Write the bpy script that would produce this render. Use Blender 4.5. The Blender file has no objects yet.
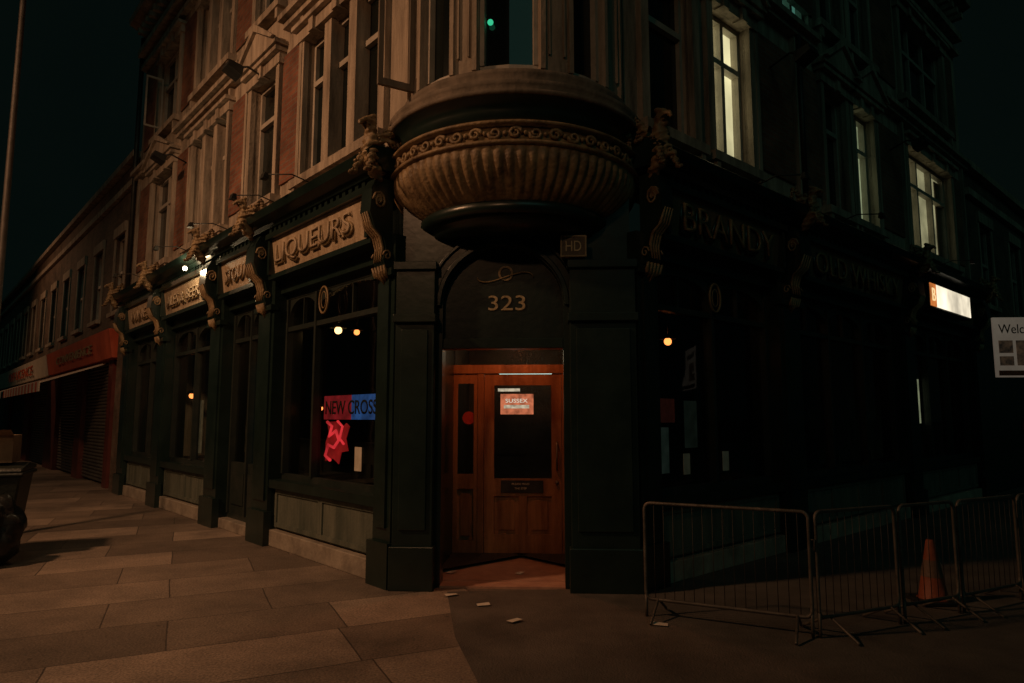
import bpy, bmesh, math, random
from mathutils import Vector, Matrix, Euler, noise
random.seed(7)
sc=bpy.context.scene
sc.view_settings.view_transform='Standard'
sc.view_settings.look='None'
sc.view_settings.exposure=0
COL=sc.collection

# ------------------------------------------------------------------ materials
def nmat(name):
    m=bpy.data.materials.new(name); m.use_nodes=True
    nt=m.node_tree; b=nt.nodes['Principled BSDF']
    return m,nt,b
def N(nt,t,**k):
    n=nt.nodes.new(t)
    for a,v in k.items():
        if a in n.inputs: n.inputs[a].default_value=v
        else: setattr(n,a,v)
    return n
def ramp(nt,stops):
    r=nt.nodes.new('ShaderNodeValToRGB')
    e=r.color_ramp.elements
    e[0].position,e[0].color=stops[0][0],(*stops[0][1],1)
    e[1].position,e[1].color=stops[1][0],(*stops[1][1],1)
    for p,c in stops[2:]:
        x=e.new(p); x.color=(*c,1)
    return r
def noisy(name,c1,c2,scale=3,rough=.7,bump=.3,bscale=30,metal=0,streak=False,spec=.5,dist=.02,em=0):
    m,nt,b=nmat(name)
    tc=N(nt,'ShaderNodeTexCoord')
    mp=N(nt,'ShaderNodeMapping')
    if streak: mp.inputs['Scale'].default_value=(2.5,2.5,.35)
    nt.links.new(tc.outputs['Object'],mp.inputs[0])
    no=N(nt,'ShaderNodeTexNoise',Scale=scale,Detail=6,Roughness=.65)
    nt.links.new(mp.outputs[0],no.inputs['Vector'])
    r=ramp(nt,[(.32,c1),(.68,c2)])
    nt.links.new(no.outputs[0],r.inputs[0]); nt.links.new(r.outputs[0],b.inputs['Base Color'])
    n2=N(nt,'ShaderNodeTexNoise',Scale=bscale,Detail=3)
    nt.links.new(tc.outputs['Object'],n2.inputs['Vector'])
    bp=N(nt,'ShaderNodeBump',Strength=bump,Distance=dist)
    nt.links.new(n2.outputs[0],bp.inputs['Height']); nt.links.new(bp.outputs[0],b.inputs['Normal'])
    b.inputs['Roughness'].default_value=rough; b.inputs['Metallic'].default_value=metal
    b.inputs['Specular IOR Level'].default_value=spec
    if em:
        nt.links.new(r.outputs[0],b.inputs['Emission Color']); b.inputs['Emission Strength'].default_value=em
        try: m.cycles.emission_sampling='NONE'
        except Exception: pass
    return m
def brick(name,c1,c2,mortar,bw=.225,rh=.075):
    m,nt,b=nmat(name)
    tc=N(nt,'ShaderNodeTexCoord')
    br=N(nt,'ShaderNodeTexBrick'); br.inputs['Scale'].default_value=1
    br.inputs['Color1'].default_value=(*c1,1); br.inputs['Color2'].default_value=(*c2,1); br.inputs['Mortar'].default_value=(*mortar,1)
    br.inputs['Brick Width'].default_value=bw; br.inputs['Row Height'].default_value=rh; br.inputs['Mortar Size'].default_value=.008
    nt.links.new(tc.outputs['UV'],br.inputs['Vector'])
    no=N(nt,'ShaderNodeTexNoise',Scale=2.0,Detail=6)
    nt.links.new(tc.outputs['Object'],no.inputs['Vector'])
    r=ramp(nt,[(.3,(.45,.45,.45)),(.7,(1.1,1.1,1.1))]); nt.links.new(no.outputs[0],r.inputs[0])
    mx=N(nt,'ShaderNodeMix',data_type='RGBA',blend_type='MULTIPLY'); mx.inputs[0].default_value=1
    nt.links.new(br.outputs[0],mx.inputs[6]); nt.links.new(r.outputs[0],mx.inputs[7])
    nt.links.new(mx.outputs[2],b.inputs['Base Color'])
    bp=N(nt,'ShaderNodeBump',Strength=.5,Distance=.01,invert=True)
    nt.links.new(br.outputs[1],bp.inputs['Height']); nt.links.new(bp.outputs[0],b.inputs['Normal'])
    b.inputs['Roughness'].default_value=.85
    return m
def emit(name,c,s,base=(0.02,0.02,0.02),var=0,samp=False):
    m,nt,b=nmat(name)
    b.inputs['Base Color'].default_value=(*base,1)
    b.inputs['Emission Color'].default_value=(*c,1); b.inputs['Emission Strength'].default_value=s
    if var:
        tc=N(nt,'ShaderNodeTexCoord'); no=N(nt,'ShaderNodeTexNoise',Scale=var,Detail=3)
        nt.links.new(tc.outputs['Object'],no.inputs['Vector'])
        r=ramp(nt,[(.3,tuple(x*.4 for x in c)),(.65,c)])
        nt.links.new(no.outputs[0],r.inputs[0]); nt.links.new(r.outputs[0],b.inputs['Emission Color'])
    if not samp:
        try: m.cycles.emission_sampling='NONE'
        except Exception: pass
    return m
def glass(name,tint=(.62,.7,.68)):
    m=bpy.data.materials.new(name); m.use_nodes=True; nt=m.node_tree; nt.nodes.clear()
    o=N(nt,'ShaderNodeOutputMaterial'); mx=N(nt,'ShaderNodeMixShader'); lw=N(nt,'ShaderNodeLayerWeight',Blend=.5)
    pw=N(nt,'ShaderNodeMath',operation='POWER'); pw.inputs[1].default_value=4
    ma=N(nt,'ShaderNodeMath',operation='MULTIPLY_ADD'); ma.inputs[1].default_value=.6; ma.inputs[2].default_value=.06
    nt.links.new(lw.outputs['Facing'],pw.inputs[0]); nt.links.new(pw.outputs[0],ma.inputs[0])
    t=N(nt,'ShaderNodeBsdfTransparent',Color=(*tint,1)); g=N(nt,'ShaderNodeBsdfGlossy',Roughness=.03)
    tc=N(nt,'ShaderNodeTexCoord'); no=N(nt,'ShaderNodeTexNoise',Scale=1.3,Detail=2)
    bp=N(nt,'ShaderNodeBump',Strength=.08,Distance=.05)
    nt.links.new(tc.outputs['Object'],no.inputs['Vector']); nt.links.new(no.outputs[0],bp.inputs['Height']); nt.links.new(bp.outputs[0],g.inputs['Normal'])
    nt.links.new(ma.outputs[0],mx.inputs[0]); nt.links.new(t.outputs[0],mx.inputs[1]); nt.links.new(g.outputs[0],mx.inputs[2]); nt.links.new(mx.outputs[0],o.inputs[0])
    return m

M={}
M['stone']=noisy('weathered_stone',(.14,.11,.085),(.45,.37,.29),2.4,.85,.4,25,streak=True)
M['stone_dk']=noisy('darker_stone',(.10,.08,.06),(.24,.19,.145),2.2,.85,.35,25,streak=True)  # darker copy of the stone; on turret cornices it stands for dimmer light
M['gold']=noisy('ochre_plaster',(.10,.06,.03),(.36,.25,.13),6,.55,.5,30)
M['fascia']=noisy('lit_side_fascia',(.26,.19,.12),(.48,.38,.27),4,.6,.4,30,streak=True)  # paler copy: light on the left front is put into the colour
M['fasciadk']=noisy('shaded_side_fascia',(.07,.045,.025),(.16,.105,.06),4,.6,.4,30,streak=True)  # darker copy: dimness of the right front is put into the colour
M['green']=noisy('dark_green_paint',(.006,.014,.012),(.014,.027,.023),2.5,.30,.10,9,spec=.5)
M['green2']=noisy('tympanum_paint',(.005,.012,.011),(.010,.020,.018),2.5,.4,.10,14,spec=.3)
M['riser']=noisy('grey_green_render',(.06,.075,.06),(.15,.16,.125),2.5,.6,.3,20,streak=True)
M['plinth']=noisy('pale_plinth',(.18,.15,.12),(.40,.34,.27),3,.6,.4,20)
M['brick']=brick('red_brick',(.17,.06,.035),(.26,.10,.055),(.17,.13,.1))
M['brick2']=brick('stock_brick',(.10,.065,.045),(.16,.10,.07),(.12,.10,.08))
M['frame']=noisy('painted_sash',(.28,.25,.21),(.43,.38,.32),4,.5,.2,30)
M['frame_dk']=noisy('dark_sash',(.012,.02,.018),(.03,.035,.03),4,.4,.1,30)
M['wood']=noisy('varnished_wood',(.13,.05,.02),(.36,.17,.075),3,.35,.25,20,streak=True)
M['interior']=noisy('dark_interior',(.008,.009,.008),(.03,.025,.02),1,.8)
M['glass']=glass('shop_glass')
M['glassup']=noisy('dark_window_glass',(.003,.005,.005),(.010,.014,.013),1,.08,.05,2)
M['metal']=noisy('dark_metal',(.02,.02,.02),(.05,.05,.045),6,.5,.2,40,metal=.5)
M['galv']=noisy('galvanised_steel',(.07,.06,.052),(.17,.145,.12),9,.55,.2,60,metal=.4)
M['galvdk']=noisy('dull_steel',(.03,.025,.02),(.06,.05,.045),9,.6,.2,60,metal=.3)
M['letter']=noisy('gilt_letter',(.30,.21,.11),(.52,.40,.23),9,.5,.3,40)
M['letterdk']=noisy('letter_shadow',(.05,.03,.018),(.10,.065,.035),9,.6)
M['letterdim']=noisy('dim_gilt_letter',(.14,.09,.045),(.30,.21,.10),9,.5,.3,40)  # darker gilt; dimness of the side-street signs is put into the colour
M['paper']=noisy('paper',(.45,.41,.34),(.70,.65,.57),6,.8,.1)
M['slate']=noisy('slate',(.04,.04,.045),(.08,.08,.085),3,.7,.4,20)

# ------------------------------------------------------------------ frames
TH=math.radians(41.8)
dL=Vector((-math.sin(TH),math.cos(TH),0)); dR=Vector((math.cos(TH),math.sin(TH),0))
nL=Vector((-math.cos(TH),-math.sin(TH),0)); nR=Vector((math.sin(TH),-math.cos(TH),0))
A=Vector((-.03,5.5,0)); PL=A+1.6*dL; PR=A+1.6*dR
CM=(PL+PR)/2; dC=(PR-PL).normalized(); nC=Vector((dC.y,-dC.x,0)); HW=(PR-PL).length/2
TC=Vector((.03,7.0,0)); TR=1.16
def FL(s,d,z): return PL+dL*s+nL*d+Vector((0,0,z))
def FR(s,d,z): return PR+dR*s+nR*d+Vector((0,0,z))
def FC(s,d,z): return CM+dC*s+nC*d+Vector((0,0,z))
def FW(s,d,z): return Vector((s,d,z))
def FT(s,d,z):
    a=s/TR; r=TR+d
    return TC+Vector((math.sin(a)*r,-math.cos(a)*r,z))

# ------------------------------------------------------------------ mesh builder
class MB:
    def __init__(s,F=FW):
        s.bm=bmesh.new(); s.F=F; s.uv=s.bm.loops.layers.uv.new('UVMap')
    def face(s,pts,F=None):
        F=F or s.F
        vs=[s.bm.verts.new(F(*p)) for p in pts]
        f=s.bm.faces.new(vs)
        for l,p in zip(f.loops,pts): l[s.uv].uv=(p[0]+p[1],p[2])
        return f
    def hexa(s,c,F=None):
        for q in ((0,1,2,3),(7,6,5,4),(0,4,5,1),(1,5,6,2),(2,6,7,3),(3,7,4,0)):
            s.face([c[i] for i in q],F)
    def box(s,a0,a1,d0,d1,z0,z1,F=None,n=1):
        for k in range(n):
            x0=a0+(a1-a0)*k/n; x1=a0+(a1-a0)*(k+1)/n
            s.hexa([(x0,d0,z0),(x1,d0,z0),(x1,d1,z0),(x0,d1,z0),(x0,d0,z1),(x1,d0,z1),(x1,d1,z1),(x0,d1,z1)],F)
    def prism(s,a0,a1,prof,F=None):
        n=len(prof)
        s.face([(a0,d,z) for d,z in prof],F); s.face([(a1,d,z) for d,z in reversed(prof)],F)
        for i in range(n):
            p,q=prof[i],prof[(i+1)%n]
            s.face([(a0,*p),(a1,*p),(a1,*q),(a0,*q)],F)
    def prismd(s,d0,d1,prof,F=None):
        n=len(prof)
        s.face([(a,d0,z) for a,z in prof],F); s.face([(a,d1,z) for a,z in reversed(prof)],F)
        for i in range(n):
            p,q=prof[i],prof[(i+1)%n]
            s.face([(p[0],d0,p[1]),(p[0],d1,p[1]),(q[0],d1,q[1]),(q[0],d0,q[1])],F)
    def wall(s,a0,a1,z0,z1,ops,d=0,depth=.22,cuts=(),F=None):
        S=sorted({round(x,4) for x in [a0,a1,*cuts]+[o[0] for o in ops]+[o[1] for o in ops] if a0-1e-6<=x<=a1+1e-6})
        Z=sorted({round(x,4) for x in [z0,z1]+[o[2] for o in ops]+[o[3] for o in ops] if z0-1e-6<=x<=z1+1e-6})
        for i in range(len(S)-1):
            for j in range(len(Z)-1):
                cx=(S[i]+S[i+1])/2; cz=(Z[j]+Z[j+1])/2
                if any(o[0]<cx<o[1] and o[2]<cz<o[3] for o in ops): continue
                s.face([(S[i],d,Z[j]),(S[i+1],d,Z[j]),(S[i+1],d,Z[j+1]),(S[i],d,Z[j+1])],F)
        for o in ops:
            x0,x1,y0,y1=o[:4]; e=d-depth
            s.face([(x0,d,y0),(x0,e,y0),(x0,e,y1),(x0,d,y1)],F); s.face([(x1,d,y0),(x1,d,y1),(x1,e,y1),(x1,e,y0)],F)
            s.face([(x0,d,y0),(x1,d,y0),(x1,e,y0),(x0,e,y0)],F); s.face([(x0,d,y1),(x0,e,y1),(x1,e,y1),(x1,d,y1)],F)
    def tube(s,pts,r,seg=8,F=None,closed=False):
        F=F or s.F; P=[F(*p) for p in pts]; rings=[]
        n=len(P)
        for i,p in enumerate(P):
            if closed: t=(P[(i+1)%n]-P[i-1]).normalized()
            else: t=(P[min(i+1,n-1)]-P[max(i-1,0)]).normalized()
            u=t.orthogonal().normalized() if i==0 else (prev-t*prev.dot(t)).normalized()
            prev=u; v=t.cross(u)
            rr=r[i] if isinstance(r,(list,tuple)) else r
            rings.append([s.bm.verts.new(p+(u*math.cos(2*math.pi*k/seg)+v*math.sin(2*math.pi*k/seg))*rr) for k in range(seg)])
        m=n if closed else n-1
        for i in range(m):
            a,b=rings[i],rings[(i+1)%n]
            for k in range(seg):
                f=s.bm.faces.new((a[k],a[(k+1)%seg],b[(k+1)%seg],b[k])); f.smooth=True
        if not closed:
            s.bm.faces.new(rings[0][::-1]); s.bm.faces.new(rings[-1])
    def revolve(s,prof,c,n=48,a0=0,a1=2*math.pi,fn=None,smooth=True):
        full=abs(a1-a0-2*math.pi)<1e-4
        cols=[]
        for k in range(n if full else n+1):
            a=a0+(a1-a0)*k/n
            col=[]
            for p in prof:
                r=p[0]+(fn(a,p) if fn else 0)
                col.append(s.bm.verts.new(Vector(c)+Vector((math.sin(a)*r,-math.cos(a)*r,p[1]))))
            cols.append(col)
        for k in range(n):
            a,b=cols[k],cols[(k+1)%len(cols)]
            for i in range(len(prof)-1):
                f=s.bm.faces.new((a[i],b[i],b[i+1],a[i+1])); f.smooth=smooth
    def ball(s,p,r,sc3=(1,1,1),F=None,seg=12):
        F=F or s.F; c=F(*p)
        mat=Matrix.Translation(c)@Matrix.Diagonal((*[x*r for x in sc3],1))
        g=bmesh.ops.create_uvsphere(s.bm,u_segments=seg,v_segments=seg//2+2,radius=1,matrix=mat)
        for v in g['verts']:
            for f in v.link_faces: f.smooth=True
    def done(s,name,parent,mat,bevel=0):
        bmesh.ops.remove_doubles(s.bm,verts=s.bm.verts,dist=.0004)
        bmesh.ops.recalc_face_normals(s.bm,faces=s.bm.faces)
        me=bpy.data.meshes.new(name); s.bm.to_mesh(me); s.bm.free()
        for m in (mat if isinstance(mat,list) else [mat]): me.materials.append(m)
        o=bpy.data.objects.new(name,me); COL.objects.link(o)
        if parent: o.parent=parent
        if bevel:
            b=o.modifiers.new('bev','BEVEL'); b.width=bevel; b.segments=2; b.limit_method='ANGLE'; b.angle_limit=.6
        return o
def empty(name):
    o=bpy.data.objects.new(name,None); COL.objects.link(o); return o
def text(body,F,s,d,z,h,mat,parent,width=None,ext=.015,off=0,name='lettering',flip=False):
    cu=bpy.data.curves.new(name,'FONT'); cu.body=body; cu.size=1; cu.extrude=0; cu.align_x='CENTER'; cu.align_y='CENTER'; cu.offset=off
    ob=bpy.data.objects.new(name+'_tmp',cu)
    me=ob.to_mesh().copy(); ob.to_mesh_clear()
    bpy.data.objects.remove(ob)
    bm=bmesh.new(); bm.from_mesh(me)
    xs=[v.co.x for v in bm.verts]; ys=[v.co.y for v in bm.verts]
    cx=(max(xs)+min(xs))/2; cy=(max(ys)+min(ys))/2; w=max(xs)-min(xs); hh=max(ys)-min(ys)
    ky=h/hh; kx=(width/w) if width else ky
    r=bmesh.ops.extrude_face_region(bm,geom=bm.faces[:])
    top=[g for g in r['geom'] if isinstance(g,bmesh.types.BMVert)]
    for v in bm.verts: v.co=Vector(((v.co.x-cx)*kx,(v.co.y-cy)*ky,0))
    for v in top: v.co.z=ext
    sg=-1 if flip else 1
    for v in bm.verts: v.co=F(s+sg*v.co.x,d+v.co.z,z+v.co.y)
    bmesh.ops.recalc_face_normals(bm,faces=bm.faces)
    bm.to_mesh(me); bm.free(); me.materials.clear(); me.materials.append(mat)
    o=bpy.data.objects.new(name,me); COL.objects.link(o); o.parent=parent
    return o

# ------------------------------------------------------------------ ground
def paving():
    m,nt,b=nmat('paving_slabs')
    tc=N(nt,'ShaderNodeTexCoord'); mp=N(nt,'ShaderNodeMapping'); mp.inputs['Rotation'].default_value=(0,0,-TH+math.radians(16))
    nw=N(nt,'ShaderNodeTexNoise',Scale=1.2,Detail=2); nt.links.new(tc.outputs['Object'],nw.inputs['Vector'])
    vm=N(nt,'ShaderNodeVectorMath',operation='MULTIPLY_ADD'); vm.inputs[1].default_value=(.03,.03,0)
    nt.links.new(nw.outputs['Color'],vm.inputs[0]); nt.links.new(tc.outputs['Object'],vm.inputs[2])
    nt.links.new(vm.outputs[0],mp.inputs[0])
    br=N(nt,'ShaderNodeTexBrick'); br.inputs['Scale'].default_value=1; br.offset=.37; br.squash=1.5; br.squash_frequency=3
    br.inputs['Brick Width'].default_value=1.25; br.inputs['Row Height'].default_value=.78; br.inputs['Mortar Size'].default_value=.006; br.inputs['Bias'].default_value=-.1
    br.inputs['Color1'].default_value=(.15,.118,.095,1); br.inputs['Color2'].default_value=(.38,.30,.24,1); br.inputs['Mortar'].default_value=(.07,.055,.045,1)
    nt.links.new(mp.outputs[0],br.inputs['Vector'])
    no=N(nt,'ShaderNodeTexNoise',Scale=.45,Detail=8,Roughness=.7); nt.links.new(tc.outputs['Object'],no.inputs['Vector'])
    r=ramp(nt,[(.35,(.42,.42,.42)),(.62,(1.2,1.15,1.1))]); nt.links.new(no.outputs[0],r.inputs[0])
    sp=N(nt,'ShaderNodeTexNoise',Scale=60,Detail=4); nt.links.new(tc.outputs['Object'],sp.inputs['Vector'])
    r2=ramp(nt,[(.35,(.6,.6,.6)),(.6,(1.15,1.15,1.15))]); nt.links.new(sp.outputs[0],r2.inputs[0])
    mx=N(nt,'ShaderNodeMix',data_type='RGBA',blend_type='MULTIPLY'); mx.inputs[0].default_value=1
    mx2=N(nt,'ShaderNodeMix',data_type='RGBA',blend_type='MULTIPLY'); mx2.inputs[0].default_value=1
    nt.links.new(br.outputs[0],mx.inputs[6]); nt.links.new(r.outputs[0],mx.inputs[7])
    nt.links.new(mx.outputs[2],mx2.inputs[6]); nt.links.new(r2.outputs[0],mx2.inputs[7])
    vo=N(nt,'ShaderNodeTexVoronoi',Scale=2.6); nt.links.new(tc.outputs['Object'],vo.inputs['Vector'])
    r3=ramp(nt,[(.035,(.55,.55,.55)),(.055,(1,1,1))]); nt.links.new(vo.outputs[0],r3.inputs[0])
    mx3=N(nt,'ShaderNodeMix',data_type='RGBA',blend_type='MULTIPLY'); mx3.inputs[0].default_value=1
    nt.links.new(mx2.outputs[2],mx3.inputs[6]); nt.links.new(r3.outputs[0],mx3.inputs[7])
    nt.links.new(mx3.outputs[2],b.inputs['Base Color'])
    bp=N(nt,'ShaderNodeBump',Strength=.45,Distance=.01,invert=True); nt.links.new(br.outputs[1],bp.inputs['Height'])
    bp2=N(nt,'ShaderNodeBump',Strength=.5,Distance=.012); nt.links.new(sp.outputs[0],bp2.inputs['Height']); nt.links.new(bp.outputs[0],bp2.inputs['Normal'])
    nt.links.new(bp2.outputs[0],b.inputs['Normal']); b.inputs['Roughness'].default_value=.6
    return m
M['asphalt']=noisy('asphalt',(.035,.035,.035),(.065,.06,.055),3,.8,.5,90)
g=MB(); g.face([(-400,-400,-.12),(400,-400,-.12),(400,400,-.12),(-400,400,-.12)]); g.done('ground_road',None,M['asphalt'])
poly=[FL(90,5.0,0),FL(-.5,5.0,0)+Vector((0,-3,0)),Vector((-4.6,-4.5,0)),Vector((-1,-5.5,0)),Vector((3.5,-4.2,0)),FR(-1,4.4,0)+Vector((1,-1,0)),FR(90,4.4,0),FR(90,-12,0),FL(90,-12,0)]
g=MB(); bm=g.bm
top=[bm.verts.new((p.x,p.y,0)) for p in poly]; bot=[bm.verts.new((p.x,p.y,-.12)) for p in poly]
bm.faces.new(top)
for i in range(len(poly)): bm.faces.new((top[i],top[(i+1)%len(poly)],bot[(i+1)%len(poly)],bot[i]))
g.done('pavement',None,paving())
# dark tarmac sheet: shade on the side-street footway put into its colour
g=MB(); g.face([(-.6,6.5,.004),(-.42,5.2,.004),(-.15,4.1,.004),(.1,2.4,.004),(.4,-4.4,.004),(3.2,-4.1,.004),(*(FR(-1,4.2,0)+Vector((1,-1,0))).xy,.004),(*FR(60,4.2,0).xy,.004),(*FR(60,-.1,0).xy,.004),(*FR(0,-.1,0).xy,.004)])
g.done('shade_sheet_footway',None,noisy('shade_dark_tarmac',(.055,.047,.04),(.125,.105,.088),1.6,.75,.7,70,dist=.012))
k=MB()
for i in range(6):
    a,b=poly[i],poly[i+1]; t=(b-a).normalized(); nn=Vector((t.y,-t.x,0)); L=(b-a).length
    if nn.dot(a-Vector((0,8,0)))<0: nn=-nn
    FK=lambda s,d,z,a=a,t=t,nn=nn: a+t*s+nn*d+Vector((0,0,z))
    k.box(0,L,.003,.15,-.12,.004,F=FK)
k.done('kerb',None,M['plinth'],.01)

# ------------------------------------------------------------------ PUB
pub=empty('corner_pub')
LL,LR=11.0,11.5
pilL=[(-.02,.3),(2.9,3.42),(4.8,5.35),(7.8,8.35),(10.5,11.0)]
bayL=[(.3,2.9),(3.42,4.8),(5.35,7.8),(8.35,10.5)]
pilR=[(-.02,.3),(2.8,3.35),(7.0,7.55),(11.0,11.5)]
bayR=[(.3,2.8),(3.35,7.0),(7.55,11.0)]
green=MB(); riser=MB(); plinth=MB(); fasL=MB(); fasR=MB(); gl=MB(); fr=MB(); stone=MB(); gold=MB(); met=MB()
WZ0,WZ1=.86,3.22
for F,pils,bays,L in ((FL,pilL,bayL,LL),(FR,pilR,bayR,LR)):
    fas=fasL if F is FL else fasR
    for (a,b) in pils:
        green.box(a,b,-.3,.10,.0,3.42,F)
        green.box(a-.03,b+.03,.05,.15,.0,.42,F)
        green.box(a+.07,b-.07,.08,.125,.55,3.0,F)
        green.box(a-.03,b+.03,.05,.16,3.0,3.07,F)
        c=(a+b)/2; w=.15 if a>1 else .10
        prof=[(.1,3.10),(.17,3.08),(.2,3.16),(.17,3.28),(.2,3.38),(.30,3.46),(.36,3.62),(.34,3.86),(.28,3.98),(.1,3.98)]
        green.prism(c-w,c+w,prof,F)
        gold.tube([(c-w-.012,.28,3.78),(c+w+.012,.28,3.78)],.05,12,F)
        for e in (-1,1):
            gold.tube([(c+e*(w+.01),.26+.075*(1-j/16)*math.cos(j*.8),3.74+.1*(1-j/16)*math.sin(j*.8)) for j in range(15)],.013,5,F)
            gold.tube([(c+e*(w+.01),.16+.05*(1-j/12)*math.cos(j*.8),3.2+.06*(1-j/12)*math.sin(j*.8)) for j in range(11)],.010,5,F)
        for q in (-.6,-.2,.2,.6): gold.tube([(c+q*w,.21,3.14),(c+q*w,.19,3.28),(c+q*w,.225,3.4),(c+q*w,.32,3.48),(c+q*w,.375,3.62)],[.008,.018,.02,.018,.008],6,F)
        for q in (-2,-1,0,1,2):
            gold.tube([(c+q*.03,.12,2.92+abs(q)*.03),(c+q*.05,.17,3.02),(c+q*.055,.2,3.1)],[.006,.024,.012],6,F)
    for bi,(a,b) in enumerate(bays):
        fas.prism(a+.02,b-.02,[(.0,3.44),(.14,3.44),(.2,3.9),(.0,3.9)],F)
        for z0,z1,d in ((3.38,3.44,.2),(3.9,3.97,.26)): green.box(a,b,-.3,d,z0,z1,F)
        green.box(a+.02,a+.08,.0,.23,3.442,3.898,F); green.box(b-.08,b-.02,.0,.23,3.442,3.898,F)
        green.box(a,b,-.25,.02,3.22,3.38,F)
        for kk in range(int((b-a)/.14)):
            green.box(a+.05+kk*.14,a+.12+kk*.14,.02,.25,3.975,4.03,F)
        dep=-.14
        doorbay=(F is FL and bi==1)
        if not doorbay:
            riser.box(a,b,-.28,.0,.22,.72,F)
            nP=max(2,int((b-a)/.9))
            for q in range(nP):
                x0=a+.06+(b-a-.12)*q/nP; x1=a+.06+(b-a-.12)*(q+1)/nP
                for (u0,u1,v0,v1) in ((x0,x1,.24,.29),(x0,x1,.65,.70),(x0,x0+.05,.292,.648),(x1-.05,x1,.292,.648)):
                    riser.box(u0+.002,u1-.002,-.02,.022,v0,v1,F)
            plinth.box(a,b,-.28,.07,.0,.2,F)
            green.box(a,b,-.3,.09,.72,.82,F)
            z0=.82
        else:
            plinth.box(a,b,-.28,.05,.0,.14,F); z0=.14
        nm=max(2,round((b-a)/1.3))
        xs=[a+.03+(b-a-.06)*q/nm for q in range(nm+1)]
        if F is FL and bi==0: xs=[a+.03,2.05,b-.03]
        tz=2.72
        fr.box(a,b,-.17,-.08,z0,z0+.07,F); fr.box(a,b,-.17,-.08,WZ1-.07,WZ1,F); fr.box(a+.06,b-.06,-.165,-.07,tz,tz+.06,F)
        for x in xs:
            fr.box(x-.025,x+.025,-.172,-.06,z0+.07,WZ1-.07,F)
        for x0,x1 in zip(xs[:-1],xs[1:]):
            xm=(x0+x1)/2
            fr.box(xm-.012,xm+.012,-.15,-.1,tz+.06,WZ1-.07,F)
            hw=(x1-x0)/2-.03
            for side in (-1,1):
                pts=[(xm+side*hw*math.cos(t),WZ1-.07-.22+.2*math.sin(t)) for t in [i*math.pi/2/6 for i in range(7)]]
                fr.prismd(-.155,-.09,pts+[(xm,WZ1-.068),(xm+side*hw,WZ1-.068)],F)
            if doorbay:
                fr.box(x0+.03,x1-.03,-.16,-.09,z0+.07,.95,F)
                fr.box(x0+.08,x1-.08,-.155,-.07,.35,.8,F)
        gl.face([(a,dep,z0),(b,dep,z0),(b,dep,WZ1),(a,dep,WZ1)],F)
    x0=-.05
    green.prism(x0,L,[(-.05,4.03),(.27,4.03),(.30,4.08),(.42,4.12),(.46,4.2),(.40,4.25),(-.05,4.3)],F)
    stone.box(x0,L,-.2,.16,4.3,4.42,F)
intr=MB()
for F,L in ((FL,LL),(FR,LR)):
    intr.face([(1.2,-3.6,.0),(L,-3.6,.0),(L,-3.6,3.9),(1.2,-3.6,3.9)],F)
    intr.face([(.1,-.25,.06),(L,-.25,.06),(L,-3.6,.06),(.1,-3.6,.06)],F)
    intr.face([(.1,-.25,3.4),(L,-.25,3.4),(L,-3.6,3.4),(.1,-3.6,3.4)],F)
    intr.box(2,L-2,-3.0,-2.5,.06,1.15,F)
    for q in range(6):
        x=2.0+q*1.5
        intr.box(x,x+.6,-1.4,-.8,.74,.78,F); intr.box(x+.27,x+.33,-1.13,-1.07,.06,.74,F)
        intr.box(x+.75,x+1.1,-1.3,-.95,.45,.5,F); intr.box(x+.75,x+1.1,-1.33,-1.29,.5,.95,F)
intr.done('interior',pub,M['interior'])

def sash(F,a,b,z0,z1,n=2,tz=None,mf=None,setb=.12,mw=.05):
    mf=mf or sashf
    e=setb
    mf.box(a,b,-e-.05,-e+.04,z0,z0+.07,F); mf.box(a,b,-e-.05,-e+.04,z1-.06,z1,F)
    mf.box(a,a+mw,-e-.052,-e+.042,z0+.07,z1-.06,F); mf.box(b-mw,b,-e-.052,-e+.042,z0+.07,z1-.06,F)
    for q in range(1,n):
        x=a+(b-a)*q/n; mf.box(x-mw*.7,x+mw*.7,-e-.05,-e+.05,z0+.07,z1-.06,F)
    if tz: mf.box(a+mw,b-mw,-e-.045,-e+.055,tz,tz+.07,F)
    return e
sashf=MB(); gup=MB(); brk=MB()
winL=[(.45,2.35,3),(3.25,4.15,1),(5.2,6.95,3),(8.15,9.6,2)]
winR=[(.3,1.12,1),(1.55,2.4,2),(4.55,5.3,1),(5.6,6.42,2),(8.0,10.45,3)]
lit={(FR,1.55),(FR,5.6),(FR,8.0)}
brL=[(2.5,3.1),(4.4,5.05),(7.15,7.98),(9.75,10.7)]
brR=[(2.62,3.6),(3.75,4.4),(6.6,7.7),(10.6,11.2)]
TOP=10.9
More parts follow.
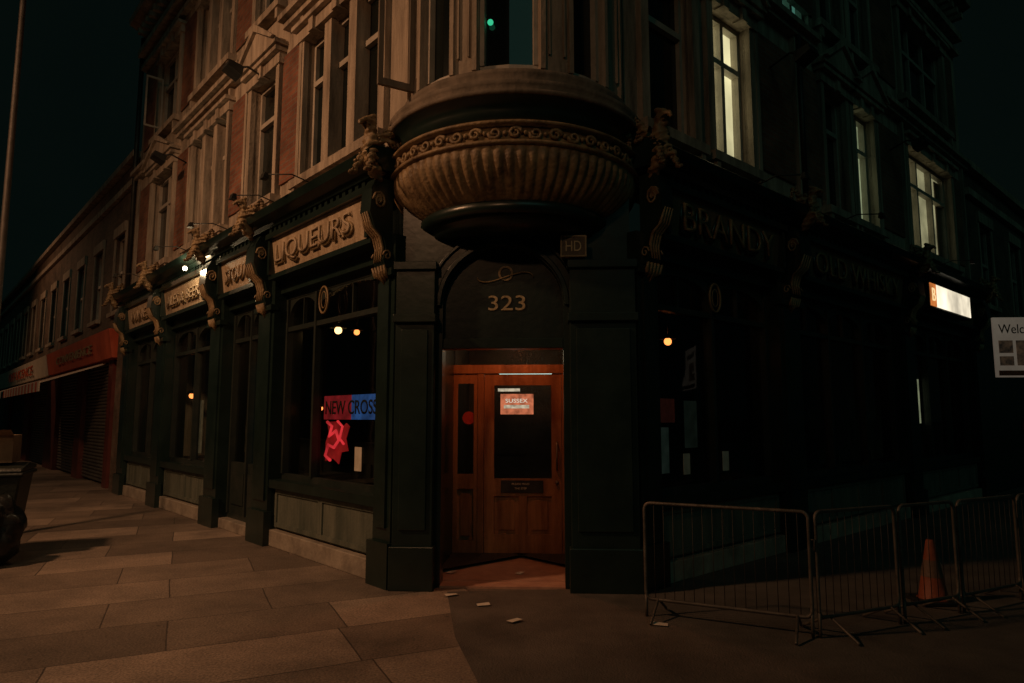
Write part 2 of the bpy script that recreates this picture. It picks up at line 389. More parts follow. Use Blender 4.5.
for F,wins,brs,L in ((FL,winL,brL,LL),(FR,winR,brR,LR)):
    ops=[]
    for (a,b,n) in wins:
        ops.append((a,b,4.62,6.5)); ops.append((a,b,7.45,9.15))
    if F is FR: ops.append((3.5,4.3,7.12,8.6))
    stone.wall(-.05,L,4.3,TOP,ops,0,.2,F=F)
    for (a,b,n) in wins:
        for (z0,z1,tz) in ((4.62,6.5,5.88),(7.45,9.15,8.5)):
            sash(F,a,b,z0,z1,n,tz)
            if n==3 and F is FL:
                for q in range(1,n):
                    x=a+(b-a)*q/n
                    stone.box(x-.09,x+.09,-.15,.05,z0,z1,F)
            if not ((F,a) in lit and z0<5):
                gup.face([(a,-.13,z0),(b,-.13,z0),(b,-.13,z1),(a,-.13,z1)],F)
            stone.box(a-.16,b+.16,-.04,.15,z0-.11,z0,F)
            stone.box(a-.13,a,-.04,.07,z0,z1+.003,F); stone.box(b,b+.13,-.04,.07,z0,z1+.003,F)
            stone.box(a-.17,b+.17,-.04,.10,z1+.003,z1+.16,F); stone.box(a-.2,b+.2,-.04,.17,z1+.16,z1+.22,F)
            for e in (a-.1,b+.02): stone.box(e,e+.08,.0,.13,z0-.26 if z0>5 else z0-.19,z0-.11,F)
            for q in range(n):
                x=a+(b-a)*(q+.5)/n; stone.box(x-.06,x+.06,.0,.14,z1-.02,z1+.158,F)
        if n==1 or n==2:
            m=(a+b)/2; w=(b-a)/2+.24
            stone.prismd(0,.2,[(m-w,6.74),(m+w,6.74),(m+w,6.8),(m,7.22),(m-w,6.8)],F)
            stone.prismd(.2,.25,[(m-w-.03,6.8),(m-w+.06,6.8),(m,7.16),(m,7.28)],F)
            stone.prismd(.2,.25,[(m+w+.03,6.8),(m+w-.06,6.8),(m,7.16),(m,7.28)],F)
    for (a,b) in brs:
        for z0,z1 in ((4.75,6.6),(7.5,9.3)):
            brk.box(a,b,-.05,.028,z0,z1,F)
    for (a,b) in brs:
        for x in (a-.1,b+.02): stone.box(x,x+.08,-.02,.08,4.44,6.88,F)
    for z0,z1,d in ((9.5,9.6,.12),(9.8,9.95,.2)):
        stone.box(-.05,L,-.1,d,z0,z1,F)
    segs=[]; cur=-.05
    for (a,b,n) in sorted(wins):
        if n<3:
            segs.append((cur,a-.3)); cur=b+.3
    segs.append((cur,L))
    for (u,v) in segs:
        if v-u>.05:
            stone.box(u,v,-.1,.12,6.9,6.98,F); stone.box(u,v,-.1,.2,6.98,7.06,F)
    stone.prism(-.05,L,[(-.1,10.3),(.1,10.3),(.15,10.4),(.4,10.5),(.42,10.62),(-.1,10.64)],F)
    for kk in range(int(L/.3)): stone.box(.05+kk*.3,.17+kk*.3,.05,.3,10.18,10.3,F)
    stone.box(-.05,L,-.2,.06,TOP,TOP+.12,F)
    stone.wall(0,8,0,TOP,[],F=lambda s,d,z,F=F,L=L: F(L,-s,z))
sash(FR,3.5,4.3,7.12,8.6,2,8.0)
rf=MB(); rf.face([(0,0,TOP),(LL,0,TOP),(LL,-8,TOP),(0,-8,TOP)],FL); rf.face([(0,0,TOP+.003),(LR,0,TOP+.003),(LR,-8,TOP+.003),(0,-8,TOP+.003)],FR)
for F,L in ((FL,LL),(FR,LR)):
    for q in (2.7,7.4): rf.box(q,q+1.1,-3.4,-2.6,TOP+.01,TOP+1.9,F)
rf.done('roof',pub,M['slate'])
def litroom(F,a,b,z0,z1,mat,name):
    m=MB(); m.face([(a+.005,-.178,z0),(b-.005,-.178,z0),(b-.005,-.178,z1),(a+.005,-.178,z1)],F); m.done(name,pub,mat)
    gl.face([(a,-.13,z0),(b,-.13,z0),(b,-.13,z1),(a,-.13,z1)],F)
E1=emit('lit_blind_cream',(1,.80,.45),1.7,var=1.2); E2=emit('lit_blind_olive',(.75,.78,.45),.75,var=1.5); E3=emit('lit_blind_pale',(.9,.75,.42),.65,var=2); E4=emit('lit_teal',(.25,.7,.55),.6,var=2)
litroom(FR,1.55,2.4,4.62,6.5,E1,'lit_blind'); litroom(FR,5.6,6.42,4.62,6.5,E2,'lit_blind_2'); litroom(FR,8.0,10.45,4.62,6.5,E3,'lit_blind_3'); litroom(FR,3.5,4.3,7.12,8.6,E4,'lit_blind_4')
cur=MB()
for (a,b,z0,z1) in ((1.6,1.68,4.7,5.88),(5.66,5.76,4.7,5.88),(8.06,8.25,4.7,5.88),(9.0,9.1,4.7,5.88),(10.15,10.4,4.7,6.4)):
    n=6
    for q in range(n):
        x=a+(b-a)*q/n; cur.box(x,x+(b-a)/n,-.175,-.16+.006*(q%2),z0,z1,FR)
cur.done('curtains',pub,M['stone_dk'])

# turret ------------------------------------------------------------
def rad(deg): return math.radians(deg)*TR
tw=[(-88,-66),(-50,-31),(-17,11),(27,46),(64,86)]
ops=[]
for (a,b) in tw:
    ops.append((rad(a),rad(b),4.74,6.75)); ops.append((rad(a),rad(b),7.5,9.3))
cuts=[rad(x) for x in range(-130,131,5)]
stone.wall(rad(-130),rad(130),4.5,TOP,ops,0,.16,cuts,FT)
tsash=MB()
for (a,b) in tw:
    for z0,z1,tz in ((4.74,6.75,6.0),(7.5,9.3,8.6)):
        A0,A1=rad(a),rad(b); am=(A0+A1)/2
        for (u,v) in ((A0,am),(am,A1)):
            tsash.box(u,v,-.12,-.05,z0,z0+.07,FT); tsash.box(u,v,-.12,-.05,z1-.06,z1,FT); tsash.box(u,v,-.12,-.045,tz,tz+.05,FT)
            gup.face([(u,-.1,z0),(v,-.1,z0),(v,-.1,z1),(u,-.1,z1)],FT)
        tsash.box(A0,A0+.045,-.12,-.04,z0+.07,z1-.06,FT); tsash.box(A1-.045,A1,-.12,-.04,z0+.07,z1-.06,FT)
for i in range(len(tw)-1):
    for z0,z1 in ((4.74,6.75),(7.5,9.3)):
        m0,m1=tw[i][1],tw[i+1][0]
        for e in (m0+1.3,m1-1.3):
            stone.box(rad(e-1.1),rad(e+1.1),-.02,.04,z0,z1,FT)
        stone.box(rad(m0+4),rad(m0+4.8),-.02,.025,z0+.15,z1-.15,FT); stone.box(rad(m1-4.8),rad(m1-4),-.02,.025,z0+.15,z1-.15,FT)
st=MB()
def ringprof(p): st.revolve(p,TC,96)
ringprof([(1.0,4.42),(1.33,4.42),(1.35,4.43),(1.35,4.46),(1.31,4.475),(1.34,4.51),(1.34,4.55),(1.29,4.575),(1.23,4.59),(1.19,4.64),(1.21,4.68),(1.21,4.72),(1.12,4.735)])
ringprof([(1.1,6.76),(1.2,6.78),(1.24,6.88),(1.34,6.94),(1.36,7.02),(1.2,7.08),(1.1,7.1)])
ringprof([(1.1,9.32),(1.2,9.34),(1.24,9.45),(1.14,9.5)])
ringprof([(1.1,10.3),(1.25,10.3),(1.3,10.4),(1.5,10.5),(1.52,10.62),(1.1,10.64)])
st.done('turret_cornices',pub,M['stone_dk'])
cone=MB(); cone.revolve([(1.3,10.9),(1.1,11.2),(.7,12.4),(.05,14)],TC,24); cone.done('turret_roof',pub,M['slate'])
bowl=MB()
prof=[]
nb=14
for i in range(nb+1):
    t=i/nb
    r=.985+.29*math.sin(t*math.pi/2)**.8
    z=3.575+.405*t
    prof.append((r,z,.034*math.sin(math.pi*min(1,max(0,(t-.02)/.96)))**.5 if 0<t<1 else 0))
NF=78
bowl.revolve(prof,TC,NF*8,fn=lambda a,p:p[2]*abs(math.sin(a*NF/2))-.014*(p[2]>0)+.004*noise.noise(Vector((a*9,p[1]*5,0))))
bowl.revolve([(1.275,3.98),(1.30,3.985),(1.315,4.0),(1.30,4.02),(1.25,4.025),(1.25,4.16),(1.30,4.165),(1.315,4.18),(1.30,4.2),(1.2,4.205)],TC,120)
for i in range(44):
    a=2*math.pi*i/44
    c=TC+Vector((math.sin(a)*1.262,-math.cos(a)*1.262,4.092))
    tx=Vector((math.cos(a),math.sin(a),0)); out=Vector((math.sin(a),-math.cos(a),0))
    pts=[]
    for j in range(12):
        q=j/11; an=q*math.pi*2.6+(math.pi if i%2 else 0); rr=.055*(1-.72*q)
        p=c+tx*math.cos(an)*rr*1.15+Vector((0,0,math.sin(an)*rr))+out*.01*q
        pts.append(tuple(p))
    bowl.tube(pts,[.02-.009*j/11 for j in range(12)],6)
    c2=c+tx*.09; bowl.ball(tuple(c2),.022)
bowl.done('gadrooned_corbel_bowl',pub,M['gold'])
cove=MB(); cove.revolve([(1.2,4.2),(1.23,4.21),(1.235,4.32),(1.26,4.38),(1.33,4.419)],TC,96); cove.revolve([(.0,3.455),(.95,3.455)],TC,48)
cove.revolve([(.4,3.46),(.93,3.46),(.97,3.47),(1.0,3.50),(1.0,3.545),(.985,3.575)],TC,96)
cove.revolve([(.5,3.38),(.86,3.38),(.9,3.456)],TC,48)
cove.done('bowl_cove',pub,M['green'])

# chamfer front with arched opening ---------------------------------
ent=MB(FC)
O0,O1=-.72,.47; OM=(O0+O1)/2; RR=(O1-O0)/2; SP=2.70; CT=4.3
ent.face([(-HW,0,0),(O0,0,0),(O0,0,SP),(-HW,0,SP)]); ent.face([(O1,0,0),(HW,0,0),(HW,0,SP),(O1,0,SP)])
na=24
arc=[(OM-RR*math.cos(math.pi*i/na),SP+RR*math.sin(math.pi*i/na)) for i in range(na+1)]
for i in range(na):
    p,q=arc[i],arc[i+1]
    ent.face([(p[0],0,p[1]),(q[0],0,q[1]),(q[0],0,CT),(p[0],0,CT)])
    ent.face([(p[0],0,p[1]),(q[0],0,q[1]),(q[0],-.2,q[1]),(p[0],-.2,p[1])])
ent.face([(-HW,0,SP),(O0,0,SP),(O0,0,CT),(-HW,0,CT)]); ent.face([(O1,0,SP),(HW,0,SP),(HW,0,CT),(O1,0,CT)])
for r0,r1,d in ((RR+.015,RR+.06,.05),(RR+.06,RR+.13,.03),(RR+.13,RR+.16,.06)):
    for i in range(na):
        a0=math.pi*i/na; a1=math.pi*(i+1)/na
        ps=[(OM-r0*math.cos(a0),SP+r0*math.sin(a0)),(OM-r0*math.cos(a1),SP+r0*math.sin(a1)),(OM-r1*math.cos(a1),SP+r1*math.sin(a1)),(OM-r1*math.cos(a0),SP+r1*math.sin(a0))]
        ent.prismd(0,d,ps)
for (a,b) in ((-HW-.03,O0-.06),(O1+.06,HW+.03)):
    ent.box(a,b,-.02,.13,0,3.1); ent.box(a-.02,b+.02,.0,.17,0,.4); ent.box(a+.06,b-.06,.1,.152,.55,2.45); ent.box(a-.02,b+.02,.0,.18,2.52,2.60)
    ent.box(a-.02,b+.02,.0,.17,3.04,3.12)
ent.prismd(0,.14,[(OM-.06,SP+RR-.02),(OM+.06,SP+RR-.02),(OM+.1,SP+RR+.2),(OM-.1,SP+RR+.2)])
ent.box(O0,O1,-.2,-.03,2.28,2.38)
ent.done('entrance_surround',pub,M['green'],.006)
ty=MB(FC); ty.box(O0,O1,-.16,-.08,2.38,SP)
for i in range(na):
    p,q=arc[i],arc[i+1]; ty.face([(p[0],-.08,SP),(q[0],-.08,SP),(q[0],-.08,q[1]),(p[0],-.08,p[1])])
ty.done('tympanum_panel',pub,M['green2'])
text('323',FC,-.09,-.08,2.74,.15,M['letter'],pub,.37,.012,.0,'number_lettering')
text('O',FC,-.1,-.078,3.04,.15,M['letterdim'],pub,.15,.012,0,'ornament_lettering')
g2=MB(FC)
g2.tube([(OM+.02+.28*math.cos(t),-.06,3.0+.05*math.sin(2*t)) for t in [math.pi*i/14 for i in range(15)]],.006,6)
g2.done('gilt_flourish',pub,M['letterdim'])
pl=MB(FC); pl.box(.46,.68,.0,.19,3.15,3.34); pl.done('plate',pub,M['letterdk'])
text('HD',FC,.57,.19,3.245,.10,M['letter'],pub,.15,.006,0,'plate_lettering')
pl=MB(FC)
for (u0,u1,v0,v1) in ((.46,.68,3.335,3.35),(.46,.68,3.14,3.155),(.445,.46,3.14,3.35),(.68,.695,3.14,3.35)): pl.box(u0,u1,.165,.197,v0,v1)
pl.done('plate_border',pub,M['letterdim'])
rc=MB(FC); R0,R1=-.80,.55; RD=-1.42
rc.face([(R0,-.2,0),(R0,RD,0),(R0,RD,2.75),(R0,-.2,2.75)]); rc.face([(R1,-.2,0),(R1,RD,0),(R1,RD,2.75),(R1,-.2,2.75)])
rc.face([(R0,-.2,2.75),(R1,-.2,2.75),(R1,RD,2.75),(R0,RD,2.75)])
rc.face([(R0,-.2,0),(O0,-.2,0),(O0,-.2,2.75),(R0,-.2,2.75)]); rc.face([(O1,-.2,0),(R1,-.2,0),(R1,-.2,2.75),(O1,-.2,2.75)])
rc.face([(O0,0,0),(O0,-.2,0),(O0,-.2,SP),(O0,0,SP)]); rc.face([(O1,0,0),(O1,-.2,0),(O1,-.2,SP),(O1,0,SP)])
rc.done('recess_lining',pub,M['green'])
fl=MB(FC); fl.box(O0,O1,-.2,.02,-.01,.02); fl.box(R0,R1,RD,-.2,-.01,.025)
fl.done('threshold_tiles',pub,noisy('quarry_tiles',(.34,.17,.12),(.52,.29,.2),5,.4,.3,30))
dw=MB(FC); d=RD; D0,D1=-.44,.47
def bx(a,b,d0,d1,z0,z1): dw.box(a,b,d+d0,d+d1,z0,z1)
bx(D0-.07,D0,-.05,.06,.02,2.12); bx(D1,R1,-.05,.06,.02,2.12); bx(R0,R1,-.05,.07,2.12,2.22)
bx(R0,R1,-.05,.05,2.62,2.75)
z=.03
bx(D0+.005,D0+.12,.0,.045,z,2.11); bx(D1-.12,D1-.005,.0,.045,z,2.11)
bx(D0+.12,D1-.12,.0,.044,z,.27); bx(D0+.12,D1-.12,.0,.044,.70,.90); bx(D0+.12,D1-.12,.0,.044,1.98,2.11)
bx(-.03,.06,.0,.043,.27,.70)
for (a,b) in ((D0+.12,-.03),(.06,D1-.12)):
    bx(a,b,.0,.015,.27,.70); bx(a+.05,b-.05,.0,.035,.32,.65)
bx(R0,R0+.05,.0,.045,z,2.12); bx(D0-.12,D0-.07,.0,.045,z,2.12); bx(R0+.05,D0-.12,.0,.044,z,.2); bx(R0+.05,D0-.12,.0,.044,.78,.95); bx(R0+.05,D0-.12,.0,.044,2.0,2.12)
bx(R0+.05,D0-.12,.0,.012,.2,.78); bx(R0+.09,D0-.16,.0,.03,.25,.73)
dw.done('door_joinery',pub,M['wood'],.006)
gl.face([(D0+.12,d+.02,.9),(D1-.12,d+.02,.9),(D1-.12,d+.02,1.98),(D0+.12,d+.02,1.98)],FC)
gl.face([(R0+.05,d+.02,.95),(D0-.12,d+.02,.95),(D0-.12,d+.02,2.0),(R0+.05,d+.02,2.0)],FC)
gl.face([(R0,d+.02,2.22),(R1,d+.02,2.22),(R1,d+.02,2.62),(R0,d+.02,2.62)],FC)
lob=MB(FC); lob.wall(R0,R1,0,2.75,[],d=RD-1.5)
lob.face([(R0,RD-.05,0),(R0,RD-1.5,0),(R0,RD-1.5,2.75),(R0,RD-.05,2.75)]); lob.face([(R1,RD-.05,0),(R1,RD-1.5,0),(R1,RD-1.5,2.75),(R1,RD-.05,2.75)])
lob.face([(R0,RD-.05,2.75),(R1,RD-.05,2.75),(R1,RD-1.5,2.75),(R0,RD-1.5,2.75)])
lob.box(R0+.2,R1-.2,RD-1.5,RD-1.42,.0,2.05); lob.box(R0+.3,.0,RD-1.42,RD-1.40,1.1,1.9)
lob.done('lobby',pub,noisy('lobby_wall',(.05,.04,.03),(.12,.09,.06),2,.6))
hw=MB(FC); hw.box(D0+.2,D1-.22,d+.045,d+.058,.74,.88); hw.done('door_plaque',pub,M['metal'])
text('PLEASE MIND',FC,-.01,d+.058,.84,.022,M['paper'],pub,.2,.002,0,'plaque_lettering'); text('THE STEP',FC,-.01,d+.058,.79,.022,M['paper'],pub,.14,.002,0,'plaque_lettering')
hw=MB(FC); hw.tube([(D1-.06,d+.045,1.0),(D1-.06,d+.1,1.02),(D1-.06,d+.1,1.3),(D1-.06,d+.045,1.32)],.011,8); hw.ball((D1-.06,d+.06,.86),.022); hw.done('door_handle',pub,M['galv'])
nt1=MB(FC); nt1.box(-.25,.14,d-.03,d-.02,1.64,1.88); nt1.done('door_reflection',pub,emit('red_reflection',(1,.25,.12),1.0,var=14))  # glowing red panel stands in for reflections in the door glass
nt1=MB(FC); nt1.box(-.21,.09,d-.019,d-.016,1.71,1.75); nt1.box(-.28,-.02,d-.015,d-.013,1.91,1.945); nt1.done('door_reflection_strip',pub,emit('white_reflection',(1,.75,.55),1.0,var=20))  # pale glowing strips, part of the same painted reflection
text('SUSSEX',FC,-.06,d-.019,1.80,.045,emit('reflection_letters',(1,.85,.7),1.2),pub,.26,.002,0,'reflection_lettering')  # glowing letters break up the painted reflection
nt1=MB(FC); nt1.tube([(-.30,d-.5,2.16),(.36,d-.5,2.16)],.014,8); nt1.done('lobby_tube_light',pub,emit('tube',(.75,1,.85),2.5))
nt1=MB(FC); nt1.prismd(d+.045-.02,d+.032,[(-.62+.075*math.cos(t),1.6+.075*math.sin(t)) for t in [2*math.pi*i/24 for i in range(24)]])
nt1.done('round_sticker',pub,noisy('red_sticker',(.35,.03,.02),(.55,.06,.04),20,.5))

green.done('shopfront_timber',pub,M['green']); riser.done('stallriser',pub,M['riser']); plinth.done('plinth',pub,M['plinth'],.01)
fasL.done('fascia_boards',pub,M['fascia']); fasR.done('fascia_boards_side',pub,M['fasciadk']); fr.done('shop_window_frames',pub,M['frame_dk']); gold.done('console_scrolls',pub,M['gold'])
stone.done('upper_walls',pub,M['stone']); brk.done('brick_panels',pub,M['brick']); sashf.done('sash_frames',pub,M['frame']); gup.done('upper_glass',pub,M['glassup'])
tsash.done('turret_sashes',pub,M['frame'])
oc=MB(); h0=FT(rad(-60),0,0); oa=Vector((-.80,-.45,0)).normalized()
FO=lambda s,d,z: h0+oa*s+Vector((oa.y,-oa.x,0))*d+Vector((0,0,z))
for (a,b,z0,z1) in ((0,.05,4.8,6.7),(.32,.37,4.8,6.7),(.05,.32,4.8,4.87),(.05,.32,6.64,6.7),(.05,.32,5.95,6.0)): oc.box(a,b,-.02,.02,z0,z1,FO)
oc.done('open_casement',pub,M['stone_dk'])
oc=MB(FL)
for (a,b,z0,z1) in ((0.02,.05,7.6,8.7),(.32,.35,7.6,8.7),(.05,.32,7.6,7.64),(.05,.32,8.66,8.7)): oc.box(9.35,9.38,a,b,z0,z1)
oc.done('open_casement_b',pub,M['frame'])

def sign(body,F,s,w,flip,h=.3,m1=None,m2=None):
    text(body,F,s,.168,3.665,h+.05,m1 or M['letterdk'],pub,w+.07,.02,.025,'fascia_lettering_shadow',flip)
    text(body,F,s,.19,3.675,h,m2 or M['fascia'],pub,w,.022,-.012,'fascia_lettering',flip)
sign('LIQUEURS',FL,1.72,1.95,True,.27,M['letterdim']); sign('STOUT',FL,4.1,.85,True,.18,M['letterdim']); sign('ALES & BEER',FL,6.6,1.8,True,.18,M['letterdim']); sign('WINES',FL,9.4,1.4,True,.2,M['letterdim'])
sign('BRANDY',FR,1.6,1.9,False,.29,M['green'],M['letterdim']); sign('OLD WHISKY',FR,5.2,3.0,False,.29,M['green'],M['letterdim'])
ls=MB(FR); ls.box(7.6,9.95,.21,.36,3.46,3.93); ls.done('lit_sign_box',pub,M['metal'],.01)
ls=MB(FR); ls.box(7.95,9.9,.355,.372,3.5,3.89); ls.done('lit_sign_face',pub,emit('lit_sign_white',(1,.88,.66),1.4,var=1.5))
ls=MB(FR); ls.box(7.65,7.945,.355,.372,3.5,3.89); ls.done('lit_sign_face_orange',pub,emit('lit_sign_orange',(1,.30,.07),.8,var=4))
text('B',FR,7.8,.372,3.7,.22,emit('lit_lett',(1,.7,.35),1.0),pub,.16,.01,0,'lit_sign_lettering')

def griffin_mesh():
    bm=bmesh.new(); sk=bm.verts.layers.skin.verify()
    V=[]
    def v(x,y,z,r):
        a=bm.verts.new((x,y,z)); a[sk].radius=(r,r); V.append(a); return a
    body=[(0,.05,-.06,.03),(0,.12,.06,.06),(0,.18,.15,.075),(0,.2,.25,.065),(0,.18,.34,.045),(0,.21,.42,.045),(0,.27,.42,.032),(0,.33,.37,.012)]
    pr=None
    for i,b in enumerate(body):
        a=v(*b)
        if pr: bm.edges.new((pr,a))
        pr=a
    V[1][sk].use_root=True
    ch=V[2]; bk=V[3]; hd=V[5]
    for sg in (-1,1):
        a=v(.07*sg,.25,.10,.028); b=v(.08*sg,.28,.0,.022); c=v(.085*sg,.33,-.03,.018)
        bm.edges.new((ch,a)); bm.edges.new((a,b)); bm.edges.new((b,c))
        w1=v(.11*sg,.1,.32,.03); w2=v(.17*sg,.02,.46,.02); w3=v(.19*sg,.0,.30,.02); w4=v(.17*sg,.0,.14,.012)
        bm.edges.new((bk,w1)); bm.edges.new((w1,w2)); bm.edges.new((w2,w3)); bm.edges.new((w3,w4))
        w5=v(.14*sg,.04,.22,.018); bm.edges.new((w1,w5))
        e=v(.035*sg,.17,.49,.008); bm.edges.new((hd,e))
    me=bpy.data.meshes.new('griffin'); bm.to_mesh(me); bm.free()
    o=bpy.data.objects.new('tmp',me); COL.objects.link(o)
    o.modifiers.new('s','SKIN'); o.modifiers.new('u','SUBSURF').levels=3
    bpy.context.view_layer.update(); dg=bpy.context.evaluated_depsgraph_get()
    m2=bpy.data.meshes.new_from_object(o.evaluated_get(dg)); bpy.data.objects.remove(o)
    for vv in m2.vertices:
        c=vv.co; nn=vv.normal
        vv.co=c+nn*(.014*math.sin(c.z*95+c.x*30)*(.4+abs(c.x)*4)+.014*noise.noise(c*22))
    m2.materials.clear(); m2.materials.append(M['gold'])
    for p in m2.polygons: p.use_smooth=True
    return m2
gm=griffin_mesh()
def griffin(F,s,d,z,n,sc_=1):
    o=bpy.data.objects.new('griffin_ornament',gm); COL.objects.link(o); o.parent=pub
    o.location=F(s,d,z); o.rotation_euler=(0,0,math.atan2(n.y,n.x)-math.pi/2); o.scale=(sc_,)*3
for (a,b) in pilL[1:]: griffin(FL,(a+b)/2,.28,4.0,nL,1.0)
for (a,b) in pilR[1:]: griffin(FR,(a+b)/2,.28,4.0,nR,1.0)
griffin(FL,.1,.16,4.0,(nL+nC*.6).normalized(),1.2); griffin(FR,.1,.16,4.0,(nR+nC*.6).normalized(),1.2)

def flood(F,s,z,out=.5):
    met.tube([(s,0,z),(s,out*.6,z+.1),(s,out,z+.02)],.015,6,F)
    met.prism(s-.13,s+.13,[(out-.08,z-.12),(out+.12,z-.02),(out+.1,z+.06),(out-.1,z+.02)],F)
for s,z in ((3.7,6.5),(7.4,6.3)): flood(FL,s,z)
for s,z in ((3.0,6.2),(7.2,6.2)): flood(FR,s,z)
for F,ss in ((FL,(1.6,2.6,4.3,6.1,9.0)),(FR,(2.1,4.4,8.6))):
    for s in ss:
        met.tube([(s,.1,4.3),(s+.1,.45,4.42),(s+.25,.7,4.40)],.008,6,F)
        met.prism(s+.2,s+.30,[(.68,4.34),(.75,4.34),(.73,4.41),(.69,4.41)],F)
met.done('lamp_brackets',pub,M['metal'])
lb=MB(FL); lb.ball((5.75,.42,3.98),.035); lb.done('sign_lamp',pub,emit('sign_lamp_glow',(1,.78,.45),15))
rg=MB()
for F,s,z in ((FL,1.75,3.0),(FR,1.55,2.95)):
    rg.tube([(s+.11*math.cos(t),-.02,z+.16*math.sin(t)) for t in [2*math.pi*i/24 for i in range(24)]],.014,6,F,True)
    rg.tube([(s+.06*math.cos(t),-.02,z+.10*math.sin(t)) for t in [2*math.pi*i/20 for i in range(20)]],.006,6,F,True)
rg.done('oval_medallions',pub,M['letterdim'])
gl.done('shop_glass',pub,M['glass'])

def flat(F,a,b,z0,z1,d,mat,name,dd=.012):
    m=MB(F); m.box(a,b,d-dd,d,z0,z1); m.done(name,pub,mat)
flat(FL,.66,1.30,1.58,1.86,-.18,emit('blue_sign',(.05,.16,.50),.5,var=7),'blue_lit_sign')
flat(FL,1.305,1.98,1.58,1.86,-.182,emit('red_sign',(.6,.02,.03),.45,var=7),'red_lit_sign')
text('NEW CROSS',FL,1.32,-.175,1.72,.16,M['interior'],pub,1.2,.004,.01,'window_sign_lettering',True)
nn=MB(FL)
nn.tube([(1.9,-.19,1.55),(1.78,-.19,1.5),(1.84,-.19,1.38),(1.68,-.19,1.45),(1.6,-.19,1.34),(1.72,-.19,1.25),(1.86,-.19,1.28),(1.93,-.19,1.15),(1.8,-.19,1.1)],.018,8)
nn.tube([(1.62,-.18,1.56),(1.5,-.18,1.5),(1.56,-.18,1.36),(1.46,-.18,1.3)],.015,8)
nn.done('red_neon_tube',pub,emit('red_neon',(1,.04,.05),1.2,var=6))
m=MB(FL)
rp=[(2.0,1.08),(2.0,1.3),(1.93,1.42),(1.97,1.55),(1.7,1.56),(1.62,1.46),(1.5,1.54),(1.42,1.5),(1.5,1.36),(1.44,1.22),(1.6,1.2),(1.66,1.06),(1.8,1.12)]
m.prismd(-.235,-.225,rp); m.done('red_backing',pub,emit('red_panel',(.8,.02,.02),.4,var=6))
def hung_lamp(x,y,z,r,mat,name):
    m=MB(); m.ball((x,y,z),r); m.done(name+'_bulb',pub,mat)
    m=MB(); m.tube([(x,y,z+r*.7),(x,y,3.38)],.006,6); m.revolve([(.02,z+r*2.0),(.05,z+r*1.7),(r*2.2,z+r*.6)],(x,y,0),20); m.done(name+'_shade',pub,M['metal'])
Bm=emit('bulb',(1,.5,.18),6); Bm2=emit('bulb2',(1,.25,.06),4)
hung_lamp(-2.30,8.93,2.75,.05,Bm,'pendant'); hung_lamp(-2.10,9.13,2.75,.04,Bm2,'pendant_b'); hung_lamp(1.81,7.85,2.48,.045,Bm2,'pendant_c')
hung_lamp(-6.57,14.0,2.05,.06,Bm2,'reflection_glow_d'); hung_lamp(-2.45,8.75,1.72,.03,Bm2,'reflection_glow_e')  # glowing balls put in for reflections on the window glass
pap=M['paper']
flat(FL,.95,1.10,1.02,1.28,-.125,pap,'window_notice',.006)
flat(FR,1.0,1.12,1.0,1.22,-.125,pap,'window_notice_2',.006); flat(FR,1.77,1.9,1.0,1.22,-.125,pap,'window_notice_3',.006)
flat(FR,.4,.85,1.02,1.5,-.2,emit('dim_poster',(.12,.16,.13),.08,(.15,.17,.15),6),'window_poster')  # paper poster with a faint glow added in place of light on it
flat(FR,.6,.86,1.55,1.8,-.125,noisy('red_poster',(.16,.03,.02),(.3,.06,.04),8,em=.02),'red_poster',.006)  # slight glow put into the red poster's colour
flat(FR,1.6,1.85,1.25,1.8,-.5,emit('dim2',(.10,.13,.10),.05,(.1,.12,.1),5),'interior_board')  # board is no lamp; a weak glow is added to it
flat(FR,8.45,8.60,1.5,2.3,-.2,emit('lit_slit',(.75,.75,.45),.45,var=6),'lit_side_light')
flat(FL,3.9,4.0,.9,2.4,-.2,emit('teal_reflection',(.1,.35,.3),.3,var=3),'teal_reflection_strip')  # glowing strip stands in for a teal reflection in the door glass
flat(FL,5.9,6.2,1.1,2.3,-.2,emit('teal_reflection_b',(.1,.3,.3),.15,(.1,.1,.1),3),'reflection_panel')  # dim glowing panel painted as a bluish window reflection
flat(FL,6.5,6.7,1.0,1.9,-.2,emit('orange_reflection',(.3,.2,.1),.2,(.2,.15,.1),7),'reflection_panel_2')  # orange glowing panel painted as a reflection spot
gl_=MB(); gl_.ball((-.20,5.93,5.24),.028); gl_.done('green_indicator_lamp',pub,emit('green_dot',(.05,.7,.35),.8))

dp=MB()
dp.tube([(11.02,.1,4.3),(11.02,.1,10.3)],.05,10,FL); dp.tube([(3.7,.1,4.42),(3.7,.1,6.9)],.04,10,FR)
dp.done('drainpipes',pub,M['metal'])

